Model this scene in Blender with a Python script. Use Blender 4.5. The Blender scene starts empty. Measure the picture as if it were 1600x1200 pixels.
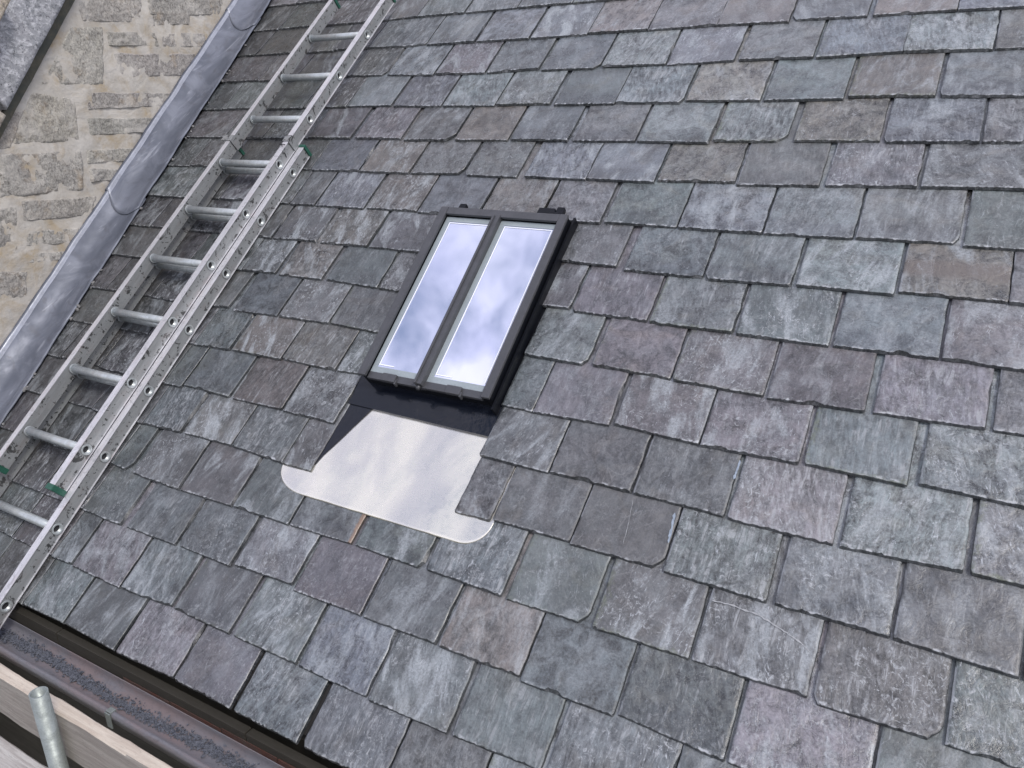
import bpy, bmesh, math, random
from mathutils import Vector, Matrix, noise
random.seed(7)
R = math.radians
SC = bpy.context.scene
COL = SC.collection

# ------------------------------------------------------------------ camera, sky, sun, exposure
F = 1199.0                                   # focal length in pixels of the 1600 px wide photograph
CAM = Vector((0.0, -1.19571, 1.47658))

_U = Vector((0.86551984, -0.156902, 0.47566498))      # roof axes seen from the camera: along the courses,
_S = Vector((0.37558308, 0.83161103, -0.40909711))    # up the slope,
_N = Vector((-0.33138009, 0.53273338, 0.77870558))    # out of the roof
PITCH = R(39)
_UP = _S*math.sin(PITCH) + _N*math.cos(PITCH)
_HZ = _S*math.cos(PITCH) - _N*math.sin(PITCH)
ROT = Matrix((_U, _HZ, _UP))                 # camera space -> world space
cam_data = bpy.data.cameras.new('camera'); cam = bpy.data.objects.new('camera', cam_data); COL.objects.link(cam)
cam_data.sensor_width = 36; cam_data.lens = 36*F/1600; cam_data.clip_start = 0.02; cam_data.clip_end = 500
cam.matrix_world = Matrix.Translation(CAM) @ ROT.to_4x4()
SC.camera = cam

SUN_EL, SUN_AZ = 48, 118                     # azimuth clockwise from +Y
w = bpy.data.worlds.new('World'); SC.world = w; w.use_nodes = True
wn, wl = w.node_tree.nodes, w.node_tree.links
wn.clear()
wo = wn.new('ShaderNodeOutputWorld'); bg = wn.new('ShaderNodeBackground'); bg.inputs[1].default_value = 0.11
sky = wn.new('ShaderNodeTexSky'); sky.sky_type = 'NISHITA'; sky.sun_disc = False
sky.sun_elevation = R(SUN_EL); sky.sun_rotation = R(SUN_AZ); sky.air_density = 1.3; sky.dust_density = 1.5
tc = wn.new('ShaderNodeTexCoord')
sep = wn.new('ShaderNodeSeparateXYZ'); wl.new(tc.outputs['Generated'], sep.inputs[0])
mx = wn.new('ShaderNodeMath'); mx.operation = 'MAXIMUM'; mx.inputs[1].default_value = 0.12; wl.new(sep.outputs[2], mx.inputs[0])
dv = wn.new('ShaderNodeVectorMath'); dv.operation = 'DIVIDE'; wl.new(tc.outputs['Generated'], dv.inputs[0])
cx = wn.new('ShaderNodeCombineXYZ')
for i in range(3): wl.new(mx.outputs[0], cx.inputs[i])
wl.new(cx.outputs[0], dv.inputs[1])
cn = wn.new('ShaderNodeTexNoise'); cn.inputs['Scale'].default_value = 4.6; cn.inputs['Detail'].default_value = 4
cn.inputs['Roughness'].default_value = 0.55; cn.inputs['Distortion'].default_value = 0.25
wl.new(dv.outputs[0], cn.inputs['Vector'])
cr = wn.new('ShaderNodeValToRGB'); cr.color_ramp.elements[0].position = 0.34; cr.color_ramp.elements[1].position = 0.60
wl.new(cn.outputs[0], cr.inputs[0])
cn2 = wn.new('ShaderNodeTexNoise'); cn2.inputs['Scale'].default_value = 6.0; cn2.inputs['Detail'].default_value = 4
wl.new(dv.outputs[0], cn2.inputs['Vector'])
cc = wn.new('ShaderNodeValToRGB'); cc.color_ramp.elements[0].position = 0.3; cc.color_ramp.elements[1].position = 0.7
cc.color_ramp.elements[0].color = (6.8, 6.6, 8.3, 1); cc.color_ramp.elements[1].color = (9.6, 9.2, 10.1, 1)
wl.new(cn2.outputs[0], cc.inputs[0])
mix = wn.new('ShaderNodeMix'); mix.data_type = 'RGBA'
wl.new(cr.outputs[0], mix.inputs[0]); wl.new(sky.outputs[0], mix.inputs[6]); wl.new(cc.outputs[0], mix.inputs[7])
wl.new(mix.outputs[2], bg.inputs[0]); wl.new(bg.outputs[0], wo.inputs[0])

sd = bpy.data.lights.new('sun', 'SUN'); sd.energy = 1.3; sd.angle = R(14); sd.color = (1.0, 0.95, 0.88)
so = bpy.data.objects.new('sun', sd); COL.objects.link(so)
sdir = Vector((math.sin(R(SUN_AZ))*math.cos(R(SUN_EL)), math.cos(R(SUN_AZ))*math.cos(R(SUN_EL)), math.sin(R(SUN_EL))))
so.rotation_euler = sdir.to_track_quat('Z', 'Y').to_euler(); so.location = (3, -3, 6)
SC.view_settings.view_transform = 'Standard'; SC.view_settings.look = 'None'
SC.view_settings.exposure = 0.6; SC.view_settings.gamma = 1

# ------------------------------------------------------------------ frames of reference
CT, ST = math.cos(PITCH), math.sin(PITCH)
SV = Vector((0, CT, ST)); NV = Vector((0, -ST, CT)); UV = Vector((1, 0, 0))
def P(u, s, h=0.0):                          # roof coordinates (metres) -> world
    return UV*u + SV*s + NV*h
def ray(x, y): return ROT @ Vector(((x-800)/F, -(y-600)/F, -1))
def at(x, y, h=0.0):                         # where the sight line of a photo point meets the roof at height h
    r = ray(x, y); t = (h - CAM.dot(NV))/r.dot(NV); q = CAM + r*t
    return q.x, q.dot(SV)
def atz(x, y, z):                            # ... a level plane
    r = ray(x, y); return CAM + r*((z-CAM.z)/r.z)
def aty(x, y, yy):                           # ... an upright plane parallel to the eaves
    r = ray(x, y); return CAM + r*((yy-CAM.y)/r.y)
# the stone wall's upright plane (splayed from the slope of the roof)
WD = Vector((-0.158, CT, 0)).normalized(); WN = Vector((WD.y, -WD.x, 0)); W0 = P(-3.578, 0.64, 0.10)
def atw(x, y, off=0.0):                      # ... the stone wall: (along, up)
    r = ray(x, y); t = ((W0+WN*off-CAM).dot(WN))/r.dot(WN); q = CAM + r*t - W0
    return q.dot(WD), q.z
def PW(a, z, o=0.0): return W0 + WD*a + Vector((0, 0, z)) + WN*o

# ------------------------------------------------------------------ object helpers
def link(o, parent=None):
    COL.objects.link(o)
    if parent: o.parent = parent
    return o
def thing(name, label, cat, loc=(0, 0, 0), group=None):
    o = bpy.data.objects.new(name, None); o.location = loc; link(o); o.empty_display_size = 0.1
    o['label'] = label; o['category'] = cat
    if group: o['group'] = group
    return o
def mesh_obj(name, bm, m, parent=None, smooth=False, label=None):
    me = bpy.data.meshes.new(name)
    if isinstance(bm, tuple): me.from_pydata(*bm)
    else: bm.to_mesh(me); bm.free()
    if parent:                               # meshes are built in world space; move them into the thing's frame
        me.transform(Matrix.Translation(-_wloc(parent)))
    if m: me.materials.append(m)
    if smooth: me.polygons.foreach_set('use_smooth', [True]*len(me.polygons))
    o = bpy.data.objects.new(name, me); link(o, parent)
    if label: o['label'] = label
    return o
def _wloc(o):
    v = Vector((0, 0, 0))
    while o: v += o.location; o = o.parent
    return v
def tag(o, label, cat, group=None):
    o['label'] = label; o['category'] = cat
    if group: o['group'] = group
    return o
def quadbox(bm, c, bev=0.0):
    """closed box from 8 world corners: bottom 4 then top 4, same winding"""
    v = [bm.verts.new(p) for p in c]
    fs = [(3, 2, 1, 0), (4, 5, 6, 7), (0, 1, 5, 4), (1, 2, 6, 5), (2, 3, 7, 6), (3, 0, 4, 7)]
    f = [bm.faces.new([v[i] for i in q]) for q in fs]
    if bev:
        es = list({e for q in f for e in q.edges})
        bmesh.ops.bevel(bm, geom=es, offset=bev, segments=2, affect='EDGES', profile=0.6)
def rbox(bm, pts, h0, h1, bev=0.0):
    """box on the roof: four (u, s) corners anticlockwise, between heights h0 and h1"""
    quadbox(bm, [P(u, s, h0) for u, s in pts] + [P(u, s, h1) for u, s in pts], bev)
def wbox(bm, x0, x1, y0, y1, z0, z1, bev=0.0):
    quadbox(bm, [Vector(p) for p in ((x0,y0,z0),(x1,y0,z0),(x1,y1,z0),(x0,y1,z0),(x0,y0,z1),(x1,y0,z1),(x1,y1,z1),(x0,y1,z1))], bev)
def tube(bm, a, b, r, n=24, r_in=None, cap=True):
    d = (b-a).normalized(); q = d.to_track_quat('Z', 'Y')
    def ring(c, rr): return [bm.verts.new(c + q @ Vector((rr*math.cos(2*math.pi*i/n), rr*math.sin(2*math.pi*i/n), 0))) for i in range(n)]
    A, B = ring(a, r), ring(b, r)
    for i in range(n): bm.faces.new((A[i], A[(i+1) % n], B[(i+1) % n], B[i])).smooth = True
    if r_in:
        C, D = ring(a, r_in), ring(b, r_in)
        for i in range(n):
            j = (i+1) % n
            bm.faces.new((D[i], D[j], C[j], C[i])).smooth = True
            bm.faces.new((B[i], B[j], D[j], D[i])); bm.faces.new((A[j], A[i], C[i], C[j]))
    elif cap:
        bm.faces.new(A[::-1]); bm.faces.new(B)

# ------------------------------------------------------------------ material helpers
class NT:
    def __init__(s, name):
        s.m = bpy.data.materials.new(name); s.m.use_nodes = True; s.t = s.m.node_tree; s.n = s.t.nodes
        s.b = s.n['Principled BSDF']
    def new(s, k, **kw):
        n = s.n.new(k)
        for a, v in kw.items(): setattr(n, a, v)
        return n
    def L(s, a, b): s.t.links.new(a, b)
    def setv(s, i, v):
        if isinstance(v, bpy.types.NodeSocket): s.L(v, i)
        else: i.default_value = v
    def noise(s, vec, scale, det=4, rough=0.55, dist=0.0):
        n = s.new('ShaderNodeTexNoise'); n.inputs['Scale'].default_value = scale; n.inputs['Detail'].default_value = det
        n.inputs['Roughness'].default_value = rough; n.inputs['Distortion'].default_value = dist
        if vec is not None: s.L(vec, n.inputs['Vector'])
        return n.outputs[0]
    def mapv(s, vec, scale=(1, 1, 1), loc=(0, 0, 0), rot=(0, 0, 0)):
        n = s.new('ShaderNodeMapping'); n.inputs['Scale'].default_value = scale; n.inputs['Location'].default_value = loc; n.inputs['Rotation'].default_value = rot
        s.L(vec, n.inputs[0]); return n.outputs[0]
    def ramp(s, v, a, b, lo=0.0, hi=1.0):
        n = s.new('ShaderNodeMapRange'); n.interpolation_type = 'SMOOTHSTEP'
        s.L(v, n.inputs[0])
        for i, q in zip((1, 2, 3, 4), (a, b, lo, hi)): n.inputs[i].default_value = q
        return n.outputs[0]
    def math(s, op, a, b=0.0):
        n = s.new('ShaderNodeMath'); n.operation = op; s.setv(n.inputs[0], a); s.setv(n.inputs[1], b); return n.outputs[0]
    def mix(s, f, a, b, mode='MIX'):
        n = s.new('ShaderNodeMix'); n.data_type = 'RGBA'; n.blend_type = mode
        s.setv(n.inputs[0], f)
        for i, v in ((6, a), (7, b)):
            if isinstance(v, bpy.types.NodeSocket): s.L(v, n.inputs[i])
            else: n.inputs[i].default_value = (*v, 1) if len(v) == 3 else v
        return n.outputs[2]
    def obj(s): return s.new('ShaderNodeTexCoord').outputs['Object']
    def geo(s): return s.new('ShaderNodeNewGeometry').outputs['Position']
    def attr(s, name, out='Color'):
        n = s.new('ShaderNodeAttribute'); n.attribute_name = name; return n.outputs[out]
    def bump(s, hgt, strength, dist, prev=None):
        n = s.new('ShaderNodeBump'); n.inputs['Strength'].default_value = strength; n.inputs['Distance'].default_value = dist
        s.L(hgt, n.inputs['Height'])
        if prev is not None: s.L(prev, n.inputs['Normal'])
        return n.outputs[0]
    def fin(s, col=None, rough=None, nrm=None, metal=None, spec=None):
        if col is not None: s.setv(s.b.inputs['Base Color'], col if isinstance(col, bpy.types.NodeSocket) else (*col, 1))
        if rough is not None: s.setv(s.b.inputs['Roughness'], rough)
        if nrm is not None: s.L(nrm, s.b.inputs['Normal'])
        if metal is not None: s.setv(s.b.inputs['Metallic'], metal)
        if spec is not None: s.setv(s.b.inputs['Specular IOR Level'], spec)
        return s.m

def mat_slate():
    t = NT('slate')
    tint = t.attr('tint'); feat = t.attr('feat'); fs = t.new('ShaderNodeSeparateColor'); t.L(feat, fs.inputs[0])
    fd, fm, fl = fs.outputs[0], fs.outputs[1], fs.outputs[2]      # damp band, moss, lichen
    f2 = t.new('ShaderNodeSeparateColor'); t.L(t.attr('feat2'), f2.inputs[0]); gs, gm, gc = f2.outputs[0], f2.outputs[1], f2.outputs[2]   # streaks, mottle, chalk
    f3 = t.new('ShaderNodeSeparateColor'); t.L(t.attr('stain'), f3.inputs[0])
    uv = t.new('ShaderNodeUVMap', uv_map='grain').outputs[0]
    lc = t.new('ShaderNodeUVMap', uv_map='local').outputs[0]
    ls = t.new('ShaderNodeSeparateXYZ'); t.L(lc, ls.inputs[0]); X, Y = ls.outputs[0], ls.outputs[1]
    fine = t.noise(uv, 150, 6, 0.75, 0.5)
    mid = t.noise(uv, 24, 8, 0.68, 0.9)
    big = t.noise(uv, 8, 3, 0.5, 0.6)
    st = t.mapv(uv, (1.0, 0.22, 1.0))
    streak = t.noise(st, 95, 5, 0.65, 0.5)
    # mottled body
    v = t.math('ADD', t.math('MULTIPLY', t.ramp(mid, 0.34, 0.66, -0.42, 0.5), gm), t.ramp(big, 0.34, 0.66, -0.22, 0.26))
    v = t.math('ADD', v, t.math('MULTIPLY', t.ramp(fine, 0.34, 0.68, -0.36, 0.42), t.math('ADD', t.math('MULTIPLY', gm, 0.5), 0.45)))
    v = t.math('ADD', v, t.math('MULTIPLY', t.ramp(streak, 0.36, 0.66, -0.3, 0.42), t.math('ADD', gs, 0.12)))
    v = t.math('ADD', v, 1.0)
    g = t.new('ShaderNodeCombineColor')
    for i in range(3): t.L(v, g.inputs[i])
    c = t.mix(1.0, tint, g.outputs[0], 'MULTIPLY')
    # colour drift inside a slate: green-blue against plum
    drift = t.ramp(t.noise(uv, 13, 3, 0.5, 0.8), 0.42, 0.62)
    c = t.mix(t.math('MULTIPLY', drift, 0.2), c, t.mix(1.0, c, (0.86, 1.05, 1.08), 'MULTIPLY'))
    drift2 = t.ramp(t.noise(t.mapv(uv, loc=(3, 7, 0)), 9, 3, 0.5, 0.8), 0.52, 0.68)
    c = t.mix(t.math('MULTIPLY', drift2, 0.4), c, t.mix(1.0, c, (1.12, 1.0, 0.86), 'MULTIPLY'))
    # damp dark band near the tail
    edge = t.math('ADD', Y, t.math('MULTIPLY', t.noise(uv, 14, 3), 0.5))
    band = t.math('MULTIPLY', t.ramp(edge, 0.62, 0.46), fd)
    c = t.mix(t.math('MULTIPLY', band, 0.8), c, t.mix(1.0, c, (0.6, 0.6, 0.63), 'MULTIPLY'))
    # chalky bloom in broad patches and in runs down the slope
    ch = t.noise(t.mapv(uv, (1.5, 0.55, 1), (12, 4, 0)), 11, 7, 0.66, 0.5)
    chf = t.math('MULTIPLY', t.math('MULTIPLY', t.ramp(ch, 0.47, 0.66), t.ramp(fine, 0.3, 0.62, 0.35, 1.0)), gc)
    c = t.mix(t.math('MULTIPLY', chf, 0.8), c, (0.31, 0.34, 0.36))
    run = t.noise(t.mapv(lc, (9, 0.9, 1)), 2.2, 4, 0.6, 0.6)
    rn = t.math('MULTIPLY', t.math('MULTIPLY', t.ramp(t.math('ADD', run, t.math('MULTIPLY', f3.outputs[2], 0.06)), 0.56, 0.68), t.ramp(mid, 0.4, 0.6)), t.math('MULTIPLY', gs, 0.6))
    c = t.mix(rn, c, (0.32, 0.335, 0.35))
    # rusty band and ochre edge on the slates that show them
    bnd = t.math('MULTIPLY', t.math('MULTIPLY', t.ramp(Y, 0.26, 0.44), t.ramp(Y, 0.72, 0.6)), f3.outputs[0])
    c = t.mix(t.math('MULTIPLY', bnd, 0.75), c, (0.105, 0.088, 0.075))
    och = t.math('MULTIPLY', t.ramp(t.math('ADD', X, t.math('MULTIPLY', mid, 0.14)), 1.0, 1.04), f3.outputs[1])
    c = t.mix(t.math('MULTIPLY', och, 0.7), c, (0.22, 0.13, 0.075))
    # white scuffs and run streaks
    sc1 = t.ramp(t.noise(t.mapv(uv, (1.0, 0.3, 1.0), (5, 2, 0)), 85, 5, 0.75, 1.6), 0.57, 0.68)
    sc1 = t.math('MULTIPLY', sc1, t.ramp(t.noise(t.mapv(uv, loc=(1, 9, 0)), 12, 2), 0.36, 0.58))
    sc1 = t.math('MULTIPLY', sc1, t.math('ADD', t.math('MULTIPLY', fl, 0.75), 0.1))
    c = t.mix(sc1, c, (0.40, 0.43, 0.46))
    lich = t.ramp(t.noise(uv, 70, 7, 0.8, 0.9), 0.52, 0.64)
    lich = t.math('MULTIPLY', lich, t.ramp(t.noise(t.mapv(uv, loc=(11, 3, 0)), 7, 3), 0.4, 0.6))
    lich = t.math('MULTIPLY', lich, t.math('ADD', t.math('MULTIPLY', fl, 0.8), 0.1))
    c = t.mix(lich, c, (0.33, 0.35, 0.365))
    # pale worn rim with a painted edge highlight, mostly along the tail
    rim = t.math('MULTIPLY', t.ramp(t.math('ADD', Y, t.math('MULTIPLY', mid, 0.10)), 0.105, 0.06), t.ramp(t.noise(t.mapv(uv, loc=(2, 2, 0)), 60, 4), 0.46, 0.62))
    c = t.mix(t.math('MULTIPLY', rim, 0.85), c, (0.42, 0.44, 0.46))
    riml = t.math('MULTIPLY', t.ramp(t.math('ADD', X, t.math('MULTIPLY', mid, 0.03)), 0.04, 0.02), t.ramp(t.noise(t.mapv(uv, loc=(8, 2, 0)), 14, 4), 0.46, 0.56))
    c = t.mix(t.math('MULTIPLY', riml, 0.6), c, (0.36, 0.38, 0.40))
    # scratches
    wv = t.new('ShaderNodeTexVoronoi', feature='DISTANCE_TO_EDGE'); wv.inputs['Scale'].default_value = 13
    t.L(t.mapv(uv, (1, 0.45, 1), (4, 4, 0)), wv.inputs['Vector'])
    scr = t.math('MULTIPLY', t.ramp(wv.outputs['Distance'], 0.012, 0.004), t.ramp(t.noise(t.mapv(uv, loc=(9, 5, 0)), 10, 2), 0.56, 0.62))
    c = t.mix(t.math('MULTIPLY', scr, 0.12), c, (0.4, 0.4, 0.4))
    # dark pits
    pit = t.ramp(t.noise(t.mapv(uv, loc=(6, 6, 0)), 150, 3, 0.6), 0.33, 0.27)
    c = t.mix(t.math('MULTIPLY', pit, 0.5), c, (0.03, 0.03, 0.033))
    # moss and algae at the left edge and tail
    me = t.math('MINIMUM', X, Y)
    moss = t.math('MULTIPLY', t.ramp(t.math('ADD', me, t.math('MULTIPLY', t.noise(uv, 40, 6, 0.8), 0.5)), 0.32, 0.2), fm)
    c = t.mix(t.math('MULTIPLY', moss, 0.6), c, (0.10, 0.12, 0.065))
    gl_ = t.math('MULTIPLY', t.math('SUBTRACT', f3.outputs[2], 0.5), 0.26)
    # dressed edges: dark riven stone, darkened further as painted edge shadow
    ed = t.attr('edge', 'Fac')
    c = t.mix(t.math('MULTIPLY', ed, 0.8), c, t.mix(t.ramp(fine, 0.42, 0.75), (0.014, 0.016, 0.018), (0.075, 0.08, 0.083)))
    # relief
    ter = t.new('ShaderNodeTexNoise', noise_dimensions='3D'); ter.inputs['Scale'].default_value = 16; ter.inputs['Detail'].default_value = 5
    ter.inputs['Distortion'].default_value = 0.6; t.L(t.mapv(uv, (1, 0.6, 1)), ter.inputs['Vector'])
    stp = t.math('DIVIDE', t.math('FLOOR', t.math('MULTIPLY', ter.outputs[0], 9)), 9)
    n1 = t.bump(stp, 0.5, 0.010)
    n2 = t.bump(mid, 0.45, 0.008, n1)
    n3 = t.bump(streak, 0.3, 0.002, n2)
    n4 = t.bump(fine, 0.35, 0.0012, n3)
    ro = t.math('ADD', t.ramp(mid, 0.3, 0.7, 0.33, 0.52), t.math('MULTIPLY', band, -0.08))
    ro = t.math('ADD', ro, gl_)
    return t.fin(c, ro, n4, spec=0.9)

def mat_plain(name, col, rough=0.6, metal=0.0, var=0.25, scale=12, bump=0.3, bd=0.003, spec=0.5, col2=None, rv=0.1, stretch=(1, 1, 1)):
    t = NT(name); p = t.mapv(t.geo(), stretch)
    n = t.noise(p, scale, 6, 0.62, 0.3); f = t.noise(p, scale*9, 4, 0.6)
    c2 = col2 or tuple(x*(1-var) for x in col)
    c = t.mix(t.ramp(n, 0.32, 0.68), col, c2)
    c = t.mix(t.ramp(f, 0.3, 0.7, 0, 0.5), c, tuple(min(1, x*(1+var*0.6)) for x in col))
    nr = t.bump(f, bump, bd*0.4, t.bump(n, bump, bd))
    return t.fin(c, t.ramp(n, 0.3, 0.7, max(0.02, rough-rv), rough+rv), nr, metal, spec)

def mat_alu(name, base, lo, hi, dirt=0.5):
    t = NT(name); p = t.geo()
    along = t.new('ShaderNodeVectorRotate'); along.rotation_type = 'X_AXIS'; along.inputs['Angle'].default_value = -PITCH; t.L(p, along.inputs[0])
    q = along.outputs[0]
    n = t.noise(t.mapv(q, (6, 1, 6)), 9, 5, 0.6); f = t.noise(q, 420, 4, 0.7); b = t.noise(q, 22, 5, 0.7, 0.6)
    c = t.mix(t.ramp(n, 0.3, 0.7), base, tuple(x*0.78 for x in base))
    c = t.mix(t.ramp(f, 0.45, 0.75, 0, 0.45), c, tuple(x*0.45 for x in base))
    c = t.mix(t.math('MULTIPLY', t.ramp(b, 0.585, 0.62), dirt), c, (0.035, 0.035, 0.035))
    c = t.mix(t.math('MULTIPLY', t.ramp(t.noise(t.mapv(q, loc=(4, 4, 4)), 60, 3), 0.62, 0.66), dirt), c, (0.02, 0.02, 0.02))
    c = t.mix(t.ramp(t.noise(t.mapv(q, (3, 1, 3), (8, 1, 1)), 14, 3), 0.5, 0.75, 0, 0.35), c, tuple(x*y for x, y in zip(base, (0.85, 0.72, 0.7))))
    return t.fin(c, t.ramp(n, 0.3, 0.7, lo, hi), t.bump(f, 0.25, 0.0006), 0.45)

M = {}
M['slate'] = mat_slate()
M['stile'] = mat_alu('weathered_aluminium', (0.34, 0.355, 0.36), 0.38, 0.52, 0.85)
M['rung'] = mat_alu('rung_aluminium', (0.50, 0.54, 0.55), 0.3, 0.42, 0.12)
M['lip'] = mat_alu('lit_flange_aluminium', (0.68, 0.68, 0.71), 0.34, 0.46, 0.2)  # flanges paler than the webs: sky light put into the colour
M['green'] = mat_plain('green_plastic', (0.015, 0.085, 0.058), 0.42, var=0.35, scale=30)
M['dark'] = mat_plain('dark_hole_shade', (0.03, 0.03, 0.032), 0.8)
M['timber'] = mat_plain('dark_timber', (0.03, 0.027, 0.02), 0.8, scale=14, stretch=(0.3, 2, 2))
M['blackmetal'] = mat_plain('reflection_wedge_black', (0.008, 0.010, 0.016), 0.14, var=0.2, scale=5, bump=0.25, bd=0.006, spec=0.35, rv=0.06)
M['blackmatt'] = mat_plain('black_side_metal', (0.005, 0.006, 0.009), 0.4, var=0.3, scale=8, bump=0.1, spec=0.2)
M['frame'] = mat_plain('grey_painted_steel', (0.055, 0.057, 0.063), 0.38, var=0.25, scale=20, bump=0.05, spec=0.5, rv=0.06)
M['bead'] = mat_plain('pale_glazing_bead', (0.27, 0.31, 0.325), 0.3, var=0.15, scale=15, bump=0.04)
M['spacer'] = mat_plain('white_spacer', (0.85, 0.87, 0.9), 0.4, var=0.05, scale=10, bump=0.0)
M['chalk'] = mat_plain('chalky_scratch', (0.33, 0.34, 0.35), 0.7, var=0.4, scale=80)
M['scar'] = mat_plain('fresh_flake_scar', (0.26, 0.31, 0.37), 0.6, var=0.4, scale=60)
M['mortar'] = mat_plain('mortar_dabs', (0.2, 0.2, 0.2), 0.85, scale=60, bump=0.6, bd=0.004)

def mat_glass():
    t = NT('coated_window_glass')
    p = t.geo()
    n = t.noise(p, 2.2, 2, 0.5)
    return t.fin((0.66, 0.70, 0.84), 0.015, t.bump(n, 0.06, 0.02), 0.9)
M['glass'] = mat_glass()

def mat_apron():
    t = NT('bright_metal_sheet'); p = t.geo()
    r = t.new('ShaderNodeVectorRotate'); r.rotation_type = 'X_AXIS'; r.inputs['Angle'].default_value = -PITCH; t.L(p, r.inputs[0]); q = r.outputs[0]
    a = t.noise(t.mapv(q, (1.6, 1.0, 1), rot=(0, 0, R(-12))), 4.5, 3, 0.45, 0.4)
    b = t.noise(t.mapv(q, (1, 2.4, 1), rot=(0, 0, R(25))), 28, 4, 0.55, 0.8)
    f = t.noise(t.mapv(q, (8, 1, 1), rot=(0, 0, R(-20))), 90, 4, 0.6)
    c = t.mix(t.ramp(a, 0.35, 0.65), (0.93, 0.89, 0.76), (0.72, 0.70, 0.65))  # cream tone: warm cloud reflection put into the base colour
    return t.fin(c, t.ramp(b, 0.3, 0.7, 0.24, 0.32), t.bump(b, 0.04, 0.003, t.bump(a, 0.35, 0.012)), 0.93)
M['apron'] = mat_apron()

def mat_lead():
    t = NT('lead_sheet'); p = t.geo()
    r = t.new('ShaderNodeVectorRotate'); r.rotation_type = 'X_AXIS'; r.inputs['Angle'].default_value = -PITCH; t.L(p, r.inputs[0]); q = r.outputs[0]
    a = t.noise(t.mapv(q, (2.0, 0.8, 1)), 5, 5, 0.6, 1.2)
    b = t.noise(t.mapv(q, (1, 1, 1), (3, 3, 0)), 16, 4, 0.6, 0.6)
    c = t.mix(t.ramp(a, 0.36, 0.66), (0.095, 0.107, 0.137), (0.16, 0.175, 0.215))
    c = t.mix(t.ramp(b, 0.55, 0.7, 0, 0.6), c, (0.09, 0.095, 0.115))
    wv = t.ramp(t.noise(t.mapv(q, (5, 0.5, 1), (1, 2, 0)), 9, 4, 0.6, 0.5), 0.6, 0.72, 0, 0.5)
    c = t.mix(wv, c, (0.32, 0.34, 0.39))
    return t.fin(c, t.ramp(a, 0.3, 0.7, 0.55, 0.42), t.bump(b, 0.2, 0.004, t.bump(a, 0.2, 0.010)), 0.25, 0.5)
M['lead'] = mat_lead(); M['leadwelt'] = mat_plain('lit_lead_edge', (0.34, 0.36, 0.41), 0.4, 0.3, var=0.3, scale=25, bump=0.2)  # paler welt: light caught by the fold is put into the colour

def mat_stone(fixed=None):
    t = NT('oolitic_limestone'); p = t.geo(); tint = t.attr('tint') if fixed is None else t.mix(0.0, fixed, fixed)
    n = t.noise(p, 9, 6, 0.65, 0.4); f = t.noise(p, 110, 6, 0.75); k = t.noise(t.mapv(p, loc=(5, 1, 2)), 45, 4, 0.7)
    g = t.math('ADD', t.math('ADD', t.ramp(n, 0.3, 0.7, -0.16, 0.16), t.ramp(f, 0.32, 0.68, -0.42, 0.36)), 1.0)
    cc = t.new('ShaderNodeCombineColor')
    for i in range(3): t.L(g, cc.inputs[i])
    c = t.mix(1.0, tint, cc.outputs[0], 'MULTIPLY')
    c = t.mix(t.math('MULTIPLY', t.ramp(k, 0.54, 0.66), 0.8), c, (0.14, 0.13, 0.12))
    c = t.mix(t.math('MULTIPLY', t.ramp(t.noise(t.mapv(p, loc=(9, 1, 4)), 5, 4, 0.6), 0.5, 0.62), 0.3), c, (0.24, 0.23, 0.22))
    c = t.mix(t.math('MULTIPLY', t.ramp(t.noise(t.mapv(p, loc=(1, 7, 2)), 26, 5, 0.75), 0.55, 0.7), 0.5), c, (0.46, 0.46, 0.44))
    c = t.mix(t.math('MULTIPLY', t.ramp(t.noise(t.mapv(p, loc=(2, 2, 8)), 7, 4, 0.6), 0.55, 0.7), 0.45), c, (0.36, 0.27, 0.17))
    wash = t.math('MULTIPLY', t.ramp(t.noise(t.mapv(p, (1, 1, 1.5), (3, 3, 3)), 5.5, 7, 0.7, 0.4), 0.48, 0.64), 0.5)
    c = t.mix(wash, c, (0.56, 0.54, 0.50))
    return t.fin(c, 0.88, t.bump(f, 0.7, 0.004, t.bump(k, 0.6, 0.01, t.bump(n, 0.5, 0.02))), spec=0.25)
M['stone'] = mat_stone(); M['palestone'] = mat_stone((0.42, 0.37, 0.30))
def mat_wallmortar():
    t = NT('lime_mortar'); p = t.geo()
    n = t.noise(p, 6, 6, 0.6, 0.8); f = t.noise(p, 70, 6, 0.7); s = t.noise(t.mapv(p, (1, 1, 1.8)), 10, 6, 0.65, 0.2)
    c = t.mix(t.ramp(n, 0.4, 0.7), (0.46, 0.44, 0.40), (0.40, 0.33, 0.23))
    c = t.mix(t.ramp(s, 0.45, 0.7, 0, 0.7), c, (0.44, 0.43, 0.41))
    c = t.mix(t.ramp(f, 0.5, 0.75, 0, 0.4), c, (0.26, 0.23, 0.19))
    wash = t.math('MULTIPLY', t.ramp(t.noise(t.mapv(p, (1, 1, 1.5), (3, 3, 3)), 5.5, 7, 0.7, 0.4), 0.44, 0.62), 0.75)
    c = t.mix(wash, c, (0.56, 0.54, 0.50))
    return t.fin(c, 0.9, t.bump(f, 0.5, 0.003, t.bump(s, 0.5, 0.012, t.bump(n, 0.4, 0.02))), spec=0.2)
M['wallmortar'] = mat_wallmortar()
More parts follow.
